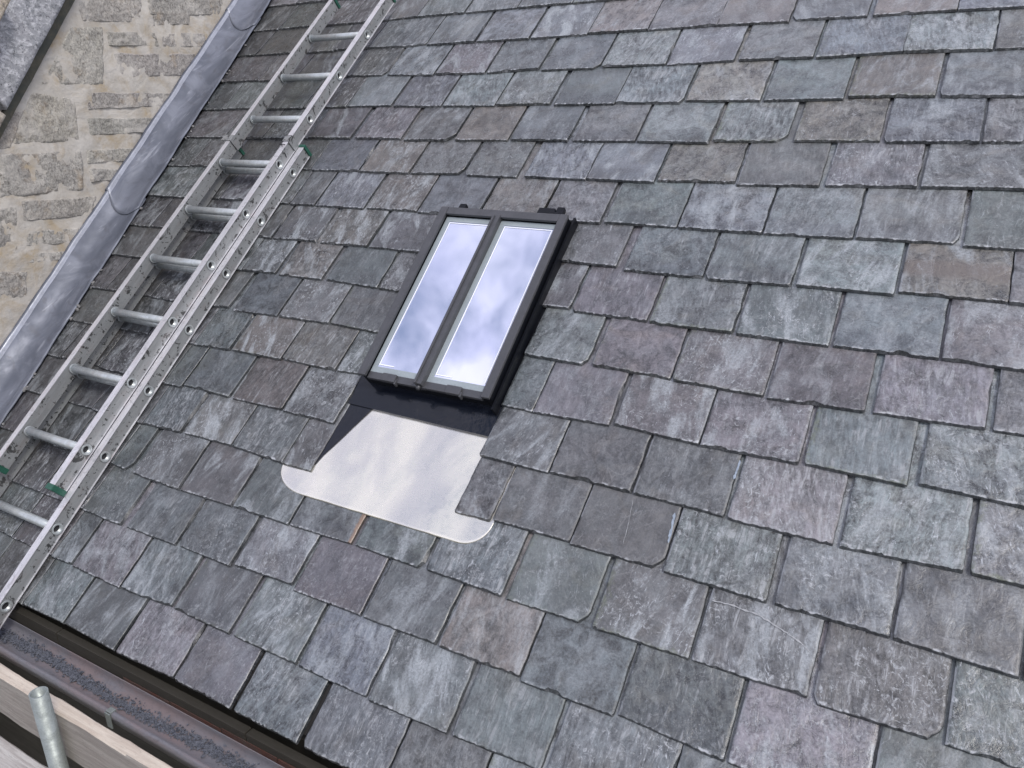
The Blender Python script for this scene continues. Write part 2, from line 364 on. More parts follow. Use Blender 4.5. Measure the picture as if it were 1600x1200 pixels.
def mat_coping():
    t = NT('lichened_coping'); p = t.geo()
    n = t.noise(p, 12, 5, 0.6, 0.6); f = t.noise(t.mapv(p, (1, 1, 1.6)), 32, 7, 0.8, 0.5); k = t.noise(t.mapv(p, loc=(2, 2, 2)), 75, 6, 0.8)
    c = t.mix(t.ramp(n, 0.3, 0.7), (0.42, 0.425, 0.455), (0.30, 0.315, 0.335))
    c = t.mix(t.ramp(f, 0.47, 0.60, 0, 0.9), c, (0.66, 0.67, 0.70))
    c = t.mix(t.ramp(k, 0.46, 0.36, 0, 0.85), c, (0.05, 0.053, 0.06))
    return t.fin(c, 0.9, t.bump(k, 0.7, 0.004, t.bump(f, 0.8, 0.012, t.bump(n, 0.5, 0.02))), spec=0.2)
M['coping'] = mat_coping()
M['fillet'] = mat_plain('dark_strip_stone', (0.06, 0.065, 0.055), 0.9, var=0.4, scale=20, bump=0.6, bd=0.008, col2=(0.13, 0.12, 0.09))
def mat_gutter():
    t = NT('old_gutter'); p = t.geo()
    n = t.noise(t.mapv(p, (0.6, 2, 2)), 8, 5, 0.6, 0.6); f = t.noise(p, 60, 5, 0.7)
    c = t.mix(t.ramp(n, 0.35, 0.65), (0.16, 0.16, 0.18), (0.19, 0.155, 0.16))
    c = t.mix(t.ramp(f, 0.5, 0.72, 0, 0.5), c, (0.09, 0.09, 0.1))
    return t.fin(c, t.ramp(n, 0.3, 0.7, 0.4, 0.6), t.bump(f, 0.3, 0.002), spec=0.4)
M['gutter'] = mat_gutter()
M['grit'] = mat_plain('gutter_grit', (0.07, 0.078, 0.1), 0.8, var=0.5, scale=70, col2=(0.14, 0.15, 0.18))
def mat_board(name, a, b):
    t = NT(name); p = t.geo()
    gr = t.noise(t.mapv(p, (1.2, 22, 22)), 5, 6, 0.65, 0.4); n = t.noise(p, 7, 4, 0.6); f = t.noise(t.mapv(p, (1, 3, 3)), 70, 5, 0.7)
    c = t.mix(t.ramp(gr, 0.35, 0.65), a, b)
    c = t.mix(t.ramp(n, 0.5, 0.72, 0, 0.4), c, tuple(x*0.62 for x in a))
    c = t.mix(t.ramp(f, 0.55, 0.75, 0, 0.5), c, tuple(x*0.5 for x in b))
    return t.fin(c, 0.8, t.bump(gr, 0.5, 0.004, t.bump(f, 0.4, 0.002)), spec=0.2)
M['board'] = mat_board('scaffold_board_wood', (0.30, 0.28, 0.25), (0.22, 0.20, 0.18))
M['boardtop'] = mat_board('lit_board_top', (0.53, 0.475, 0.40), (0.42, 0.36, 0.30))  # toe board's upper face paler: light from above painted in
M['board2'] = mat_board('bleached_board_wood', (0.46, 0.45, 0.43), (0.33, 0.31, 0.295))
M['galv'] = mat_plain('galvanised_steel', (0.27, 0.30, 0.29), 0.5, 0.55, var=0.3, scale=25, bump=0.15, bd=0.002)
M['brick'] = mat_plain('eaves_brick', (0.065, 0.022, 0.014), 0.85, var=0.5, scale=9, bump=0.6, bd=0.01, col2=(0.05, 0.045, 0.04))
M['ground'] = mat_plain('ground_soil', (0.10, 0.11, 0.09), 0.9, var=0.4, scale=1.5, bump=0.5, bd=0.03)

# ------------------------------------------------------------------ setting
def structure(o): o['kind'] = 'structure'; return o
GZ = -4.6
bm = bmesh.new(); g = bmesh.ops.create_grid(bm, x_segments=2, y_segments=2, size=60); 
for v in bm.verts: v.co.z = GZ
structure(mesh_obj('ground', bm, M['ground']))

# ------------------------------------------------------------------ the slate roof
# tails of the slates in photo order: xl, yl, xr, yr, kind.  kind = hue + lightness + features
#   hue G green-grey, B blue-grey, P plum, N neutral, R brown;  d damp band, m moss, l lichen, s streaks, o ochre edge
T = {
0: "35,945,97,974,G3s 100,975,177,1017,G2 180,1020,268,1060,P4s 272,1063,357,1108,P3 364,1112,462,1163,G3s 470,1168,595,1228,B3s",
1: "80,871,110,882,G2 112,885,184,919,P3 188,920,266,948,G3 272,952,356,991,N2 363,994,460,1038,G3l 465,1042,570,1090,B3 575,1095,697,1147,G3l 705,1150,843,1205,G3 851,1208,1030,1285,G3s",
2: "129,797,186,821,G2 197,824,272,852,G2 276,852,357,885,G2 366,883,455,914,N4l 457,923,562,962,P2 567,965,680,1007,N2 685,1010,810,1058,R3 812,1065,957,1120,G3 965,1117,1130,1191,G2d 1137,1193,1350,1268,P4l 1356,1270,1600,1345,G3",
3: "175,725,200,736,G2 207,740,277,765,N2l 280,766,360,791,P2 364,792,449,820,G2 452,821,547,850,G2do 554,852,657,889,G2 665,890,782,932,G3s 790,937,915,976,G3 925,981,1075,1030,N3lm 1080,1032,1260,1089,N2l 1269,1099,1470,1162,N2s 1477,1165,1700,1238,G2s",
4: "222,662,280,676,G2 287,677,360,696,N3l 362,697,440,724,G2 441,725,484,737,N2l 710,800,764,815,N2 769,813,889,847,N2 890,851,1032,891,N2 1036,893,1196,942,G3s 1210,945,1389,996,G3l 1396,999,1592,1060,N2 1600,1063,1840,1130,N3",
5: "255,600,282,605,G2 287,602,357,621,B2 362,623,439,640,R2 441,642,520,662,N3l 749,712,855,739,N2 859,738,985,770,N2 989,771,1130,807,N2 1136,811,1300,852,P4s 1312,855,1504,894,G4s 1516,897,1740,950,N4lm",
6: "301,539,357,547,G2 362,547,437,562,R3l 440,561,522,579,R2 525,579,560,584,G2l 783,633,831,644,G2 832,645,950,665,P3 959,663,1091,695,P2l 1094,696,1247,725,P3l 1256,725,1417,760,G4m 1436,757,1620,798,G3s",
7: "320,478,357,480,N2 362,485,431,494,B2 435,495,512,505,N3l 515,505,586,520,N2 819,554,915,571,G3 924,570,1046,592,P3 1050,594,1192,619,P3l 1198,622,1350,644,P2 1364,645,1540,671,P4 1552,673,1720,700,N3",
8: "377,422,429,427,N2l 434,429,501,437,R3l 509,437,587,450,G2 590,451,620,455,N2l 841,477,889,482,P2 892,486,1010,502,P3 1014,504,1144,520,G3m 1150,522,1294,541,G3l 1301,541,1466,561,B4d 1472,561,1660,588,P4l",
9: "400,370,422,372,N2 425,372,492,377,N2l 499,379,572,385,R2l 576,386,650,394,N2 871,407,962,417,N3 974,422,1096,434,G3d 1100,436,1235,446,G3d 1244,446,1396,461,G4l 1404,456,1575,472,R3b 1577,474,1750,488,N3",
10: "452,319,490,320,N2 492,321,566,326,B3l 572,325,650,330,R2l 652,332,745,336,B3 748,337,841,342,R3 846,343,936,349,N3 944,347,1056,355,G3d 1059,356,1190,365,G4d 1193,365,1332,373,G4d 1337,372,1497,381,N4d 1505,385,1680,395,G3",
11: "484,266,559,267,B2 561,268,637,271,R3l 641,271,721,272,N3 725,274,806,277,N2 819,276,914,281,B3 916,280,1021,285,B4 1027,282,1147,285,R3 1150,289,1279,291,N3 1289,290,1432,292,N3s 1439,292,1602,296,N3l",
12: "481,215,546,216,P2 554,216,625,217,P3 630,219,706,219,N2 710,219,792,219,R3 797,218,886,220,G3d 894,220,991,221,N3d 995,221,1106,224,G4 1114,220,1227,221,G4m 1240,220,1374,220,R3 1380,222,1530,222,B3d 1535,222,1690,222,N4d",
13: "541,166,610,165,B4 614,166,687,166,B2 691,166,771,165,G4 775,164,859,162,G3l 865,164,959,162,G3d 961,161,1065,160,G4 1071,157,1187,157,R4 1193,157,1317,155,G4 1325,151,1461,150,R3m 1469,150,1620,150,B4d",
14: "542,119,601,117,N2 604,117,676,117,B3 680,116,756,114,P3l 760,114,841,107,G3 845,110,935,106,B3 940,104,1039,100,G4s 1041,101,1146,95,B4l 1154,94,1270,89,N4 1275,90,1410,81,B4 1411,81,1552,77,G4l 1555,76,1700,71,N3",
15: "575,75,664,70,B2 666,70,740,65,B4 744,65,825,60,B4 829,60,916,54,B4l 919,52,1012,46,R4 1012,47,1120,39,N4 1120,39,1232,34,R4 1237,31,1355,25,B4 1364,24,1495,16,R4 1497,16,1640,8,B4",
16: "606,31,651,26,N3 652,26,724,20,G3 727,20,807,12,G4l 809,12,894,4,G3",
}
# joints seen in the shaded strip between the lead and the ladder
LJ = {15: [(400, 85), (522, 77)], 14: [(405, 125), (462, 123)], 13: [(349, 167), (475, 166)], 12: [(350, 215), (410, 215)], 11: [(297, 257)],
      10: [(292, 305)], 9: [(234, 354)], 8: [(302, 400)], 7: [(166, 452), (235, 463)], 5: [(92, 561), (150, 577)], 4: [(144, 639)], 2: [(60, 772)], 1: [(15, 844)]}
HUE = {'G': (0.083, 0.095, 0.099), 'B': (0.084, 0.092, 0.103), 'P': (0.092, 0.088, 0.098), 'N': (0.085, 0.088, 0.092), 'R': (0.095, 0.090, 0.085)}
LIT = {'1': 0.46, '2': 0.72, '3': 0.95, '4': 1.22, '5': 1.5}
GAUGE = {}
courses = {}
for k, txt in T.items():
    row = []
    for q in txt.split():
        a = q.split(','); ul, sl = at(float(a[0]), float(a[1])); ur, sr = at(float(a[2]), float(a[3]))
        row.append([ul, sl, ur, sr, a[4]])
    courses[k] = row
def mean_s(row): return sum(r[1]+r[3] for r in row)/(2*len(row))
S_OF = {k: mean_s(r) for k, r in courses.items()}
for k in range(17, 26): S_OF[k] = S_OF[k-1] + 0.232 + 0.003*(k-17); courses[k] = []
def rkind():
    return random.choice('GGBBPNNR') + random.choice('2233344') + random.choice(['', '', 'l', 's', 'd', 'm'])
def lead_edge(s): return -3.45 - 0.152*(s-0.9)
RIGHT = 1.25
for k, row in courses.items():
    s0 = S_OF[k]; wd = 0.252 + 0.0016*k
    left = lead_edge(s0) - 0.06
    if row:
        known = [at(*p)[0] for p in LJ.get(k, [])] + [row[0][0]]
        sl = row[0][1]
    else:
        known = [RIGHT]; sl = s0
    known.sort(); bounds = [left] + [x for x in known if x > left+0.04]
    new = []
    for a, b in zip(bounds, bounds[1:]):
        n = max(1, round((b-a)/wd)); cuts = [a + (b-a)*i/n + (random.uniform(-0.02, 0.02) if 0 < i < n else 0) for i in range(n+1)]
        for x, y in zip(cuts, cuts[1:]):
            fs = (s0+sl)/2 + random.uniform(-0.004, 0.004)
            new.append([x+0.0025, fs, y-0.0025, fs, (rkind() if not row else random.choice('GNPNP') + random.choice('11112') + random.choice(['', 's', '']))])  # dim kinds: the shade of this strip is put into the tint
    row[:0] = new
    x = row[-1][2]
    while x < RIGHT:
        y = x + wd*random.uniform(0.92, 1.08); row.append([x+0.005, s0, y-0.003, s0, rkind()]); x = y
THK = 0.0092
def gauge(k): return (S_OF[k+1]-S_OF[k]) if k+1 in S_OF else 0.235

V, FC, UVG, UVL, TI, FE, ED, F2, STN = [], [], [], [], [], [], [], [], []
def fbm(x, y, sd, sc): return noise.noise(Vector((x*sc, y*sc, sd*7.31)))
def add_slate(k, ul, sl, ur, sr, kind, cutl=False, cutr=False):
    sd = random.random()*50
    g = gauge(k); length = g*2.12; wid = ur-ul
    thk = THK*random.uniform(0.85, 1.2); tilt = THK/g
    lift = random.uniform(0, 0.0030); twist = random.uniform(-0.0035, 0.0035)/max(wid, .1)
    nx = max(6, int(wid/0.0068)); ny = 20
    # rows denser in the exposed part
    ts = [0.0, 0.003/length, 0.008/length] + [0.47*(j/13.0)**1.0 + 0.018 for j in range(1, 14)] + [0.6, 0.74, 0.87, 1.0]
    ny = len(ts)
    hue = HUE[kind[0]]; lum = LIT[kind[1]]*random.uniform(0.93, 1.07)*(0.88 if ul < -1.85 else 1.0)*1.04; ft = kind[2:]  # slates on the left get a darker tint, shade put into the colour
    tint = tuple(c*lum*random.uniform(0.97, 1.03) for c in hue)
    feat = (1.0 if 'd' in ft else (0.5 if random.random() < 0.25 else 0.0), 1.0 if 'm' in ft else (0.45 if random.random() < 0.12 else 0.0), 1.0 if ('l' in ft or 's' in ft) else random.uniform(0.0, 0.6))
    feat2 = (random.uniform(0.0, 1.0)**1.5 if 's' not in ft else 1.0, random.uniform(0.25, 1.15), random.uniform(0.0, 1.0)**1.3 if 'l' not in ft else random.uniform(0.7, 1.2))
    stain = (1.0 if 'b' in ft else 0.0, 1.0 if 'o' in ft else 0.0, random.random())
    nf0 = len(FC)
    ang = random.uniform(-0.45, 0.35); ca, sa = math.cos(ang), math.sin(ang); ox, oy = random.uniform(0, 80), random.uniform(0, 80)
    lean = random.uniform(-0.004, 0.004) - 0.022*length*0   # sides nearly square
    cr_r = random.uniform(0.012, 0.034) if random.random() < 0.12 and not cutr else random.uniform(0, 0.005)
    cr_l = random.uniform(0.008, 0.02) if random.random() < 0.1 and not cutl else random.uniform(0, 0.004)
    wob = random.uniform(0.25, 1.25); edge_r = random.choice([0.001, 0.002, 0.004, 0.010])
    ul -= 0.0012; ur += 0.0012
    bite = random.uniform(0, wid) if random.random() < 0.35 else None; bw = random.uniform(0.012, 0.03); bd = random.uniform(0.004, 0.009)
    base = len(V)
    def outline(fx, t, ins):
        """fx across 0..1, t up the slate 0..1; ins = 1 for the top arris (chipped), 0 for the underside"""
        y = t*length
        lx = noise.noise(Vector((y*28, sd, 1.0)))*0.0018*wob + noise.noise(Vector((y*110, sd, 2.0)))*0.0009*wob
        rx = noise.noise(Vector((y*28, sd, 3.0)))*0.0022*wob + noise.noise(Vector((y*110, sd, 4.0)))*0.0012*wob
        il = (0.0003 + 0.0012*abs(noise.noise(Vector((y*60, sd, 5.0)))))*ins*(0.3 if cutl else 1)
        ir = (0.0006 + edge_r*max(0, noise.noise(Vector((y*14, sd, 6.0)))+0.1) + 0.002*abs(noise.noise(Vector((y*140, sd, 7.0)))))*ins*(0.3 if cutr else 1)
        xl = ul + lean*t + lx + il; xr = ur + lean*t + rx - ir
        # clipped lower corners
        if y < cr_r: xr -= (cr_r-y)*random_corner_r
        if y < cr_l: xl += (cr_l-y)*random_corner_l
        x = xl + (xr-xl)*fx; d = (x-ul)
        tail = noise.noise(Vector((d*22, sd, 8.0)))*0.0022*wob + noise.noise(Vector((d*75, sd, 9.0)))*0.0016*wob
        it = (0.002 + 0.0052*abs(noise.noise(Vector((d*38, sd, 10.0))))*wob + 0.0055*max(0, noise.noise(Vector((d*150, sd, 11.0)))))*ins
        if bite is not None and abs(d-bite) < bw: tail += bd*(1-(abs(d-bite)/bw)**2)*(0.35+0.65*ins)
        fall = max(0.0, 1-t*14)
        s = (sl + (sr-sl)*fx) + y + (tail + it)*fall
        return x, s
    random_corner_r = random.uniform(0.5, 1.1); random_corner_l = random.uniform(0.4, 1.0)
    for ins in (1, 0):
        for j, t in enumerate(ts):
            for i in range(nx+1):
                fx = i/nx
                x, s = outline(fx, t, ins)
                y = s-(sl+sr)/2
                h = -tilt*(t*length) + (lift + twist*(x-(ul+ur)/2))*max(0.0, 1-2.1*t) 
                if ins:
                    h += (noise.noise(Vector((x*9, s*7, sd)))*0.0011 + noise.noise(Vector((x*30, s*18, sd)))*0.0006)
                    e = min(fx, 1-fx)*wid; h -= 0.0009*max(0, 1-e/0.006) + 0.0012*max(0, 1-y/0.007)
                else: h -= thk
                V.append(P(x, s, h))
                gx, gy = x-ul, s-sl
                UVG.append((ox+gx*ca-gy*sa, oy+gx*sa+gy*ca)); UVL.append((fx, y/g))
    n1 = (nx+1)*ny
    def idx(l, j, i): return base + l*n1 + j*(nx+1) + i
    for j in range(ny-1):
        for i in range(nx):
            FC.append((idx(0, j, i), idx(0, j, i+1), idx(0, j+1, i+1), idx(0, j+1, i))); ED.append(0); TI.append(tint); FE.append(feat)
    def side(a, b, c, d): FC.append((a, b, c, d)); ED.append(1); TI.append(tint); FE.append(feat)
    for i in range(nx): side(idx(1, 0, i), idx(1, 0, i+1), idx(0, 0, i+1), idx(0, 0, i))
    for j in range(ny-1):
        side(idx(0, j, 0), idx(0, j+1, 0), idx(1, j+1, 0), idx(1, j, 0))
        side(idx(0, j+1, nx), idx(0, j, nx), idx(1, j, nx), idx(1, j+1, nx))
    F2.extend([feat2]*(len(FC)-nf0)); STN.extend([stain]*(len(FC)-nf0))

for k in sorted(courses):
    for r in courses[k]:
        ul, sl, ur, sr, kd = r
        cl = k in (4, 5, 6, 7, 8, 9) and abs(ul+1.18) < 0.04
        crr = k in (4, 5, 6, 7, 8, 9) and abs(ur+1.75) < 0.09
        if crr and k >= 7: ur = -1.742
        # slates over the apron must keep the same tail line
        add_slate(k, ul, sl, ur, sr, kd, cl, crr)

roof = thing('slate_roof', 'pitched roof of old riven slates in mixed green, plum and brown greys', 'roof', P(-1.2, -0.18, 0))
me = bpy.data.meshes.new('slates'); me.from_pydata([v - roof.location for v in V], [], FC)
def color_attr(me, name, per_face):
    a = me.color_attributes.new(name, 'FLOAT_COLOR', 'CORNER'); buf = []
    for p, c in zip(me.polygons, per_face): buf += (list(c)+[1.0])*p.loop_total
    a.data.foreach_set('color', buf)
color_attr(me, 'tint', TI); color_attr(me, 'feat', FE); color_attr(me, 'feat2', F2); color_attr(me, 'stain', STN)
ea = me.attributes.new('edge', 'FLOAT', 'FACE'); ea.data.foreach_set('value', [float(x) for x in ED])
for nm, src in (('grain', UVG), ('local', UVL)):
    ul_ = me.uv_layers.new(name=nm); li = [0]*len(me.loops); me.loops.foreach_get('vertex_index', li)
    buf = []
    for i in li: buf += src[i]
    ul_.data.foreach_set('uv', buf)
me.polygons.foreach_set('use_smooth', [e == 0 for e in ED])
me.materials.append(M['slate'])
o = bpy.data.objects.new('slates', me); link(o, roof)
# a long scratch, flaked patches and a rubbed slate picked out in the photograph
def h_at(s):
    ks = [k for k in S_OF if S_OF[k] <= s]; k = max(ks) if ks else 0
    return -(s-S_OF[k])*THK/gauge(k)
bm = bmesh.new()
def ribbon(pts, w0):
    P2 = [Vector(at(*p)) for p in pts]; prev = None
    for i, q in enumerate(P2):
        d = (P2[min(i+1, len(P2)-1)]-P2[max(i-1, 0)]).normalized(); n_ = Vector((-d.y, d.x)); wv = w0*(0.35+abs(noise.noise(Vector((i*1.7, w0*900, 0))))*1.6)*(0.3 if i in (0, len(P2)-1) else 1)
        cur = [bm.verts.new(P(q.x+n_.x*wv*e, q.y+n_.y*wv*e, h_at(q.y)+0.0026)) for e in (-1, 1)]
        if prev: bm.faces.new((prev[0], cur[0], cur[1], prev[1]))
        prev = cur
def dense(pts, n=8):
    out = []
    for a, b in zip(pts, pts[1:]): out += [(a[0]+(b[0]-a[0])*i/n+random.uniform(-.6, .6), a[1]+(b[1]-a[1])*i/n+random.uniform(-.6, .6)) for i in range(n)]
    return out+[pts[-1]]
ribbon(dense([(1112, 937), (1145, 945), (1185, 960), (1222, 983), (1250, 1003), (1266, 1018)]), 0.0021)
ribbon(dense([(988, 780), (982, 815), (974, 850)]), 0.0011)
mesh_obj('scratch', bm, M['chalk'], roof, label='long pale scratch across one slate')
bm = bmesh.new(); ribbon(dense([(1156, 717), (1151, 735), (1146, 748)], 5), 0.0055); ribbon(dense([(1054, 800), (1049, 825), (1044, 848)], 6), 0.0042); mesh_obj('flake_scar', bm, M['scar'], roof, label='pale blue scar where the edge of a slate has flaked')
# sarking below the slates and the timber tilting fillet at the eaves
bm = bmesh.new(); rbox(bm, [(-4.9, -0.15), (RIGHT, -0.15), (RIGHT, 5.0), (-4.9, 5.0)], -0.06, -0.027); mesh_obj('sarking', bm, M['dark'], roof)
bm = bmesh.new()
for i, x in enumerate([-4.2+0.9*i for i in range(6)]): wbox(bm, x, x+0.895, -0.148, -0.122, -0.26, -0.158, 0.003)
mesh_obj('fascia', bm, M['timber'], roof)
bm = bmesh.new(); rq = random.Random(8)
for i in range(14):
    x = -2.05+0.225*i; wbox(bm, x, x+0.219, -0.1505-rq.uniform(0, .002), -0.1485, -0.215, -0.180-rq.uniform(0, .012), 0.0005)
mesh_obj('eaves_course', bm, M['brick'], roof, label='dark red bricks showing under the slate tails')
bm = bmesh.new(); r_ = random.Random(3)
for k in range(3, 24):
    s0 = S_OF[k]; 
    for j in range(r_.choice([0, 1, 3, 6])):
        s = s0 + r_.uniform(-0.01, 0.04)+r_.choice([0, 0, 0.05, 0.09]); u = lead_edge(s)+r_.uniform(0.0, 0.012)
        q = bmesh.ops.create_icosphere(bm, subdivisions=1, radius=r_.uniform(0.003, 0.0085), matrix=Matrix.Translation(P(u, s, 0.004)))
        for v in q['verts']: v.co += Vector([r_.uniform(-1, 1)*0.002 for _ in range(3)])
mesh_obj('mortar', bm, M['mortar'], roof, label='crumbs of pale mortar along the edge of the lead')

# ------------------------------------------------------------------ stone wall with coping
wall = thing('stone_wall', 'pale limestone gable wall of squared blocks and lime mortar behind the lead', 'wall', PW(1.0, -2, 0))
bm = bmesh.new()
_c0, _c1 = atw(22, 182), atw(133, -22)
def rake(a): return _c0[1] + (_c1[1]-_c0[1])/(_c1[0]-_c0[0])*(a-_c0[0])     # height of the coping line
def wgrid2(bm, a0, a1, n, m_, amp):
    vs = []
    for i in range(n+1):
        a = a0+(a1-a0)*i/n; top = max(-4.0, min(5.5, rake(a)+0.10)); col = []
        for j in range(m_+1):
            z = -5.2+(top+5.2)*(j/m_)**0.6
            col.append(bm.verts.new(PW(a, z, amp*noise.noise(Vector((a*4, z*7, 0.3)))+amp*0.5*noise.noise(Vector((a*15, z*22, 2))))))
        vs.append(col)
    bk = [[bm.verts.new(c.co - WN*0.4) for c in (col[0], col[-1])] for col in vs]
    for i in range(n):
        for j in range(m_): bm.faces.new((vs[i][j], vs[i+1][j], vs[i+1][j+1], vs[i][j+1])).smooth = True
        bm.faces.new((vs[i][-1], vs[i+1][-1], bk[i+1][1], bk[i][1])); bm.faces.new((bk[i][0], bk[i][1], bk[i+1][1], bk[i+1][0]))
wgrid2(bm, -2.2, 5.0, 200, 190, 0.008)
mesh_obj('mortar_joints', bm, M['wallmortar'], wall)
# individual stones read from the photograph (photo outlines on the wall plane), then made-up courses further out
ST_PX = [((118, 4), (128, 32), (222, 36), (222, -20), (128, -20), (.30, .28, .26)), 
 ((58, 137), (163, 134), (159, 42), (113, 40), None, (.33, .32, .28)),
 ((18, 228), (124, 222), (116, 152), (50, 144), None, (.30, .28, .23)),
 ((-2, 312), (130, 298), (128, 232), (-2, 240), None, (.29, .28, .26)),
 ((-30, 236), (12, 232), (40, 170), (-30, 200), None, (.32, .28, .24)),
 ((232, 24), (340, 24), (355, -8), (232, -8), None, (.30, .29, .27)),
 ((240, 40), (292, 38), (294, 20), (236, 20), None, (.22, .205, .19)),
 ((172, 72), (246, 72), (240, 50), (168, 50), None, (.25, .24, .21)),
 ((254, 74), (318, 72), (318, 52), (252, 52), None, (.29, .27, .26)),
 ((190, 122), (300, 118), (306, 84), (176, 82), None, (.24, .22, .22)),
 ((136, 172), (272, 166), (280, 144), (130, 144), None, (.28, .26, .25)),
 ((142, 212), (246, 206), (252, 184), (136, 184), None, (.26, .26, .23)),
 ((138, 256), (214, 250), (222, 230), (136, 234), None, (.33, .32, .28)),
 ((146, 284), (196, 280), (204, 264), (142, 264), None, (.31, .30, .28)),
 ((36, 346), (144, 336), (150, 306), (34, 314), None, (.29, .27, .24)),
 ((-10, 412), (26, 408), (26, 322), (-10, 322), None, (.24, .23, .21)),
 ((42, 384), (118, 378), (122, 356), (40, 362), None, (.34, .33, .30)),
 ((40, 410), (104, 404), (108, 392), (40, 396), None, (.38, .37, .34)),
 ((-10, 470), (40, 462), (40, 424), (-10, 426), None, (.37, .35, .32)),
]
SV_, SF_, SC_ = [], [], []
def stone(c, tint, proud=0.012, n=14, m_=9, seed=0.0):
    """c = four (along, up) corners: lower left, lower right, upper right, upper left"""
    b = len(SV_)
    sd = seed + random.random()*30
    for j in range(m_+1):
        for i in range(n+1):
            fx, fy = i/n, j/m_
            fx_, fy_ = fx, fy
            a = (c[0][0]*(1-fx)+c[1][0]*fx)*(1-fy) + (c[3][0]*(1-fx)+c[2][0]*fx)*fy
            z = (c[0][1]*(1-fx)+c[1][1]*fx)*(1-fy) + (c[3][1]*(1-fx)+c[2][1]*fx)*fy
            e = min(fx, 1-fx, ) * 2; e2 = min(fy, 1-fy)*2
            rim = min(1, e*9)*min(1, e2*6.0)
            a += noise.noise(Vector((a*14, z*14, sd)))*0.007; z += noise.noise(Vector((a*12, z*12, sd+5)))*0.006
            o = -0.018 + (proud+0.018)*(rim**0.6) + noise.noise(Vector((a*12, z*14, sd)))*0.006*rim + noise.noise(Vector((a*45, z*45, sd)))*0.003*rim
            SV_.append(PW(a, z, o))
    for j in range(m_):
        for i in range(n):
            q = b+j*(n+1)+i; SF_.append((q, q+1, q+n+2, q+n+1)); SC_.append(tint)
for s_ in ST_PX:
    px_ = [Vector(p) for p in (s_[0], s_[1], s_[2], s_[3])]; mid_ = sum(px_, Vector((0, 0)))/4
    c = [atw(*(p + (p-mid_).normalized()*5.5)) for p in px_]
    stone(c, tuple(0.5*x+0.5*y for x, y in zip(s_[5], (0.42, 0.405, 0.37))), 0.003, 60, 34)
# courses beyond the frame
z = -4.9; rr = random.Random(11)
a_seen = atw(0, 316)[0]
while z < 3.3:
    h = rr.uniform(0.13, 0.24); a = -2.1
    while a < 4.8:
        wd = rr.uniform(0.22, 0.5)
        x0, x1 = a, min(a+wd, 4.9)
        # leave the traced part of the wall alone
        roofline = (x1-0.0)*math.tan(R(39))*1.0
        tz = 0.79*z
        seen = (z+h > -0.2+0.8*(x0-0.0) and x1 > atw(0, 560)[0]-0.05 and z < 2.3 and x0 < 2.5)
        if not seen and z+h < rake(x0)-0.02:
            t_ = rr.uniform(0.24, 0.36); stone([(x0+.01, z+.01), (x1-.01, z+.01), (x1-.01, z+h-.012), (x0+.01, z+h-.012)], (t_, t_*.95, t_*.86), 0.008, 8, 5)
        a += wd
    z += h
sm = bpy.data.meshes.new('stonework'); sm.from_pydata([v-wall.location for v in SV_], [], SF_); color_attr(sm, 'tint', SC_)
sm.polygons.foreach_set('use_smooth', [True]*len(SF_)); sm.materials.append(M['stone'])
link(bpy.data.objects.new('stonework', sm), wall)
# raking coping: traced lower edge (120,0)-(0,230)
def coping(name, px0, px1, w_, out0, out1, seed, mat, label=None):
    p0, p1 = Vector(atw(*px0, out1)), Vector(atw(*px1, out1)); d = (p1-p0).normalized(); q = Vector((-d.y, d.x))
    L_ = (p1-p0).length; n, m_ = 90, 16; bm = bmesh.new()
    def pt(i, f, o):
        x = p0 + d*(L_*i/n) + q*(w_*f)
        return PW(x.x, x.y, o)
    rows = []
    prof = [(0.0, out0), (0.0, out1*0.4), (0.0, out1-0.014), (0.02, out1-0.003), (0.06, out1)] + [(0.06+0.88*j/m_, out1) for j in range(1, m_+1)] + [(1.0, out1-0.01), (1.0, out0)]
    for i in range(n+1):
        row = []
        for f, o in prof:
            v = pt(i, f, o); nn = noise.noise(v*9+Vector((seed, 0, 0)))*0.010 + noise.noise(v*32+Vector((seed, 3, 0)))*0.005 + noise.noise(v*90)*0.002
            row.append(bm.verts.new(v + WN*nn + (WD*q.x+Vector((0, 0, 1))*q.y)*nn*0.8))
        rows.append(row)
    for i in range(n):
        for j in range(len(prof)-1): bm.faces.new((rows[i][j+1], rows[i][j], rows[i+1][j], rows[i+1][j+1])).smooth = True
    bm.faces.new([v for v in rows[0]]); bm.faces.new([v for v in rows[-1]][::-1])
    bmesh.ops.recalc_face_normals(bm, faces=bm.faces[:])
    return mesh_obj(name, bm, mat, wall, label=label)
coping('coping_stone', (14, 172), (213, -200), 0.36, -0.1, 0.075, 1.0, M['coping'], 'lichen-speckled blue-grey coping stone')
coping('coping_stone', (-60, 330), (12, 182), 0.30, -0.1, 0.060, 5.0, M['palestone'], 'paler worn coping stone lower down the rake')

coping('coping_strip', (-30, 275), (226, -200), 0.040, -0.1, 0.022, 9.0, M['fillet'])  # narrow dark strip along the lower edge of the coping
coping('coping_stone', (-80, 210), (20, -2), 0.22, -0.1, 0.16, 7.0, M['palestone'], 'rounded pale stone standing proud above the lichened coping')

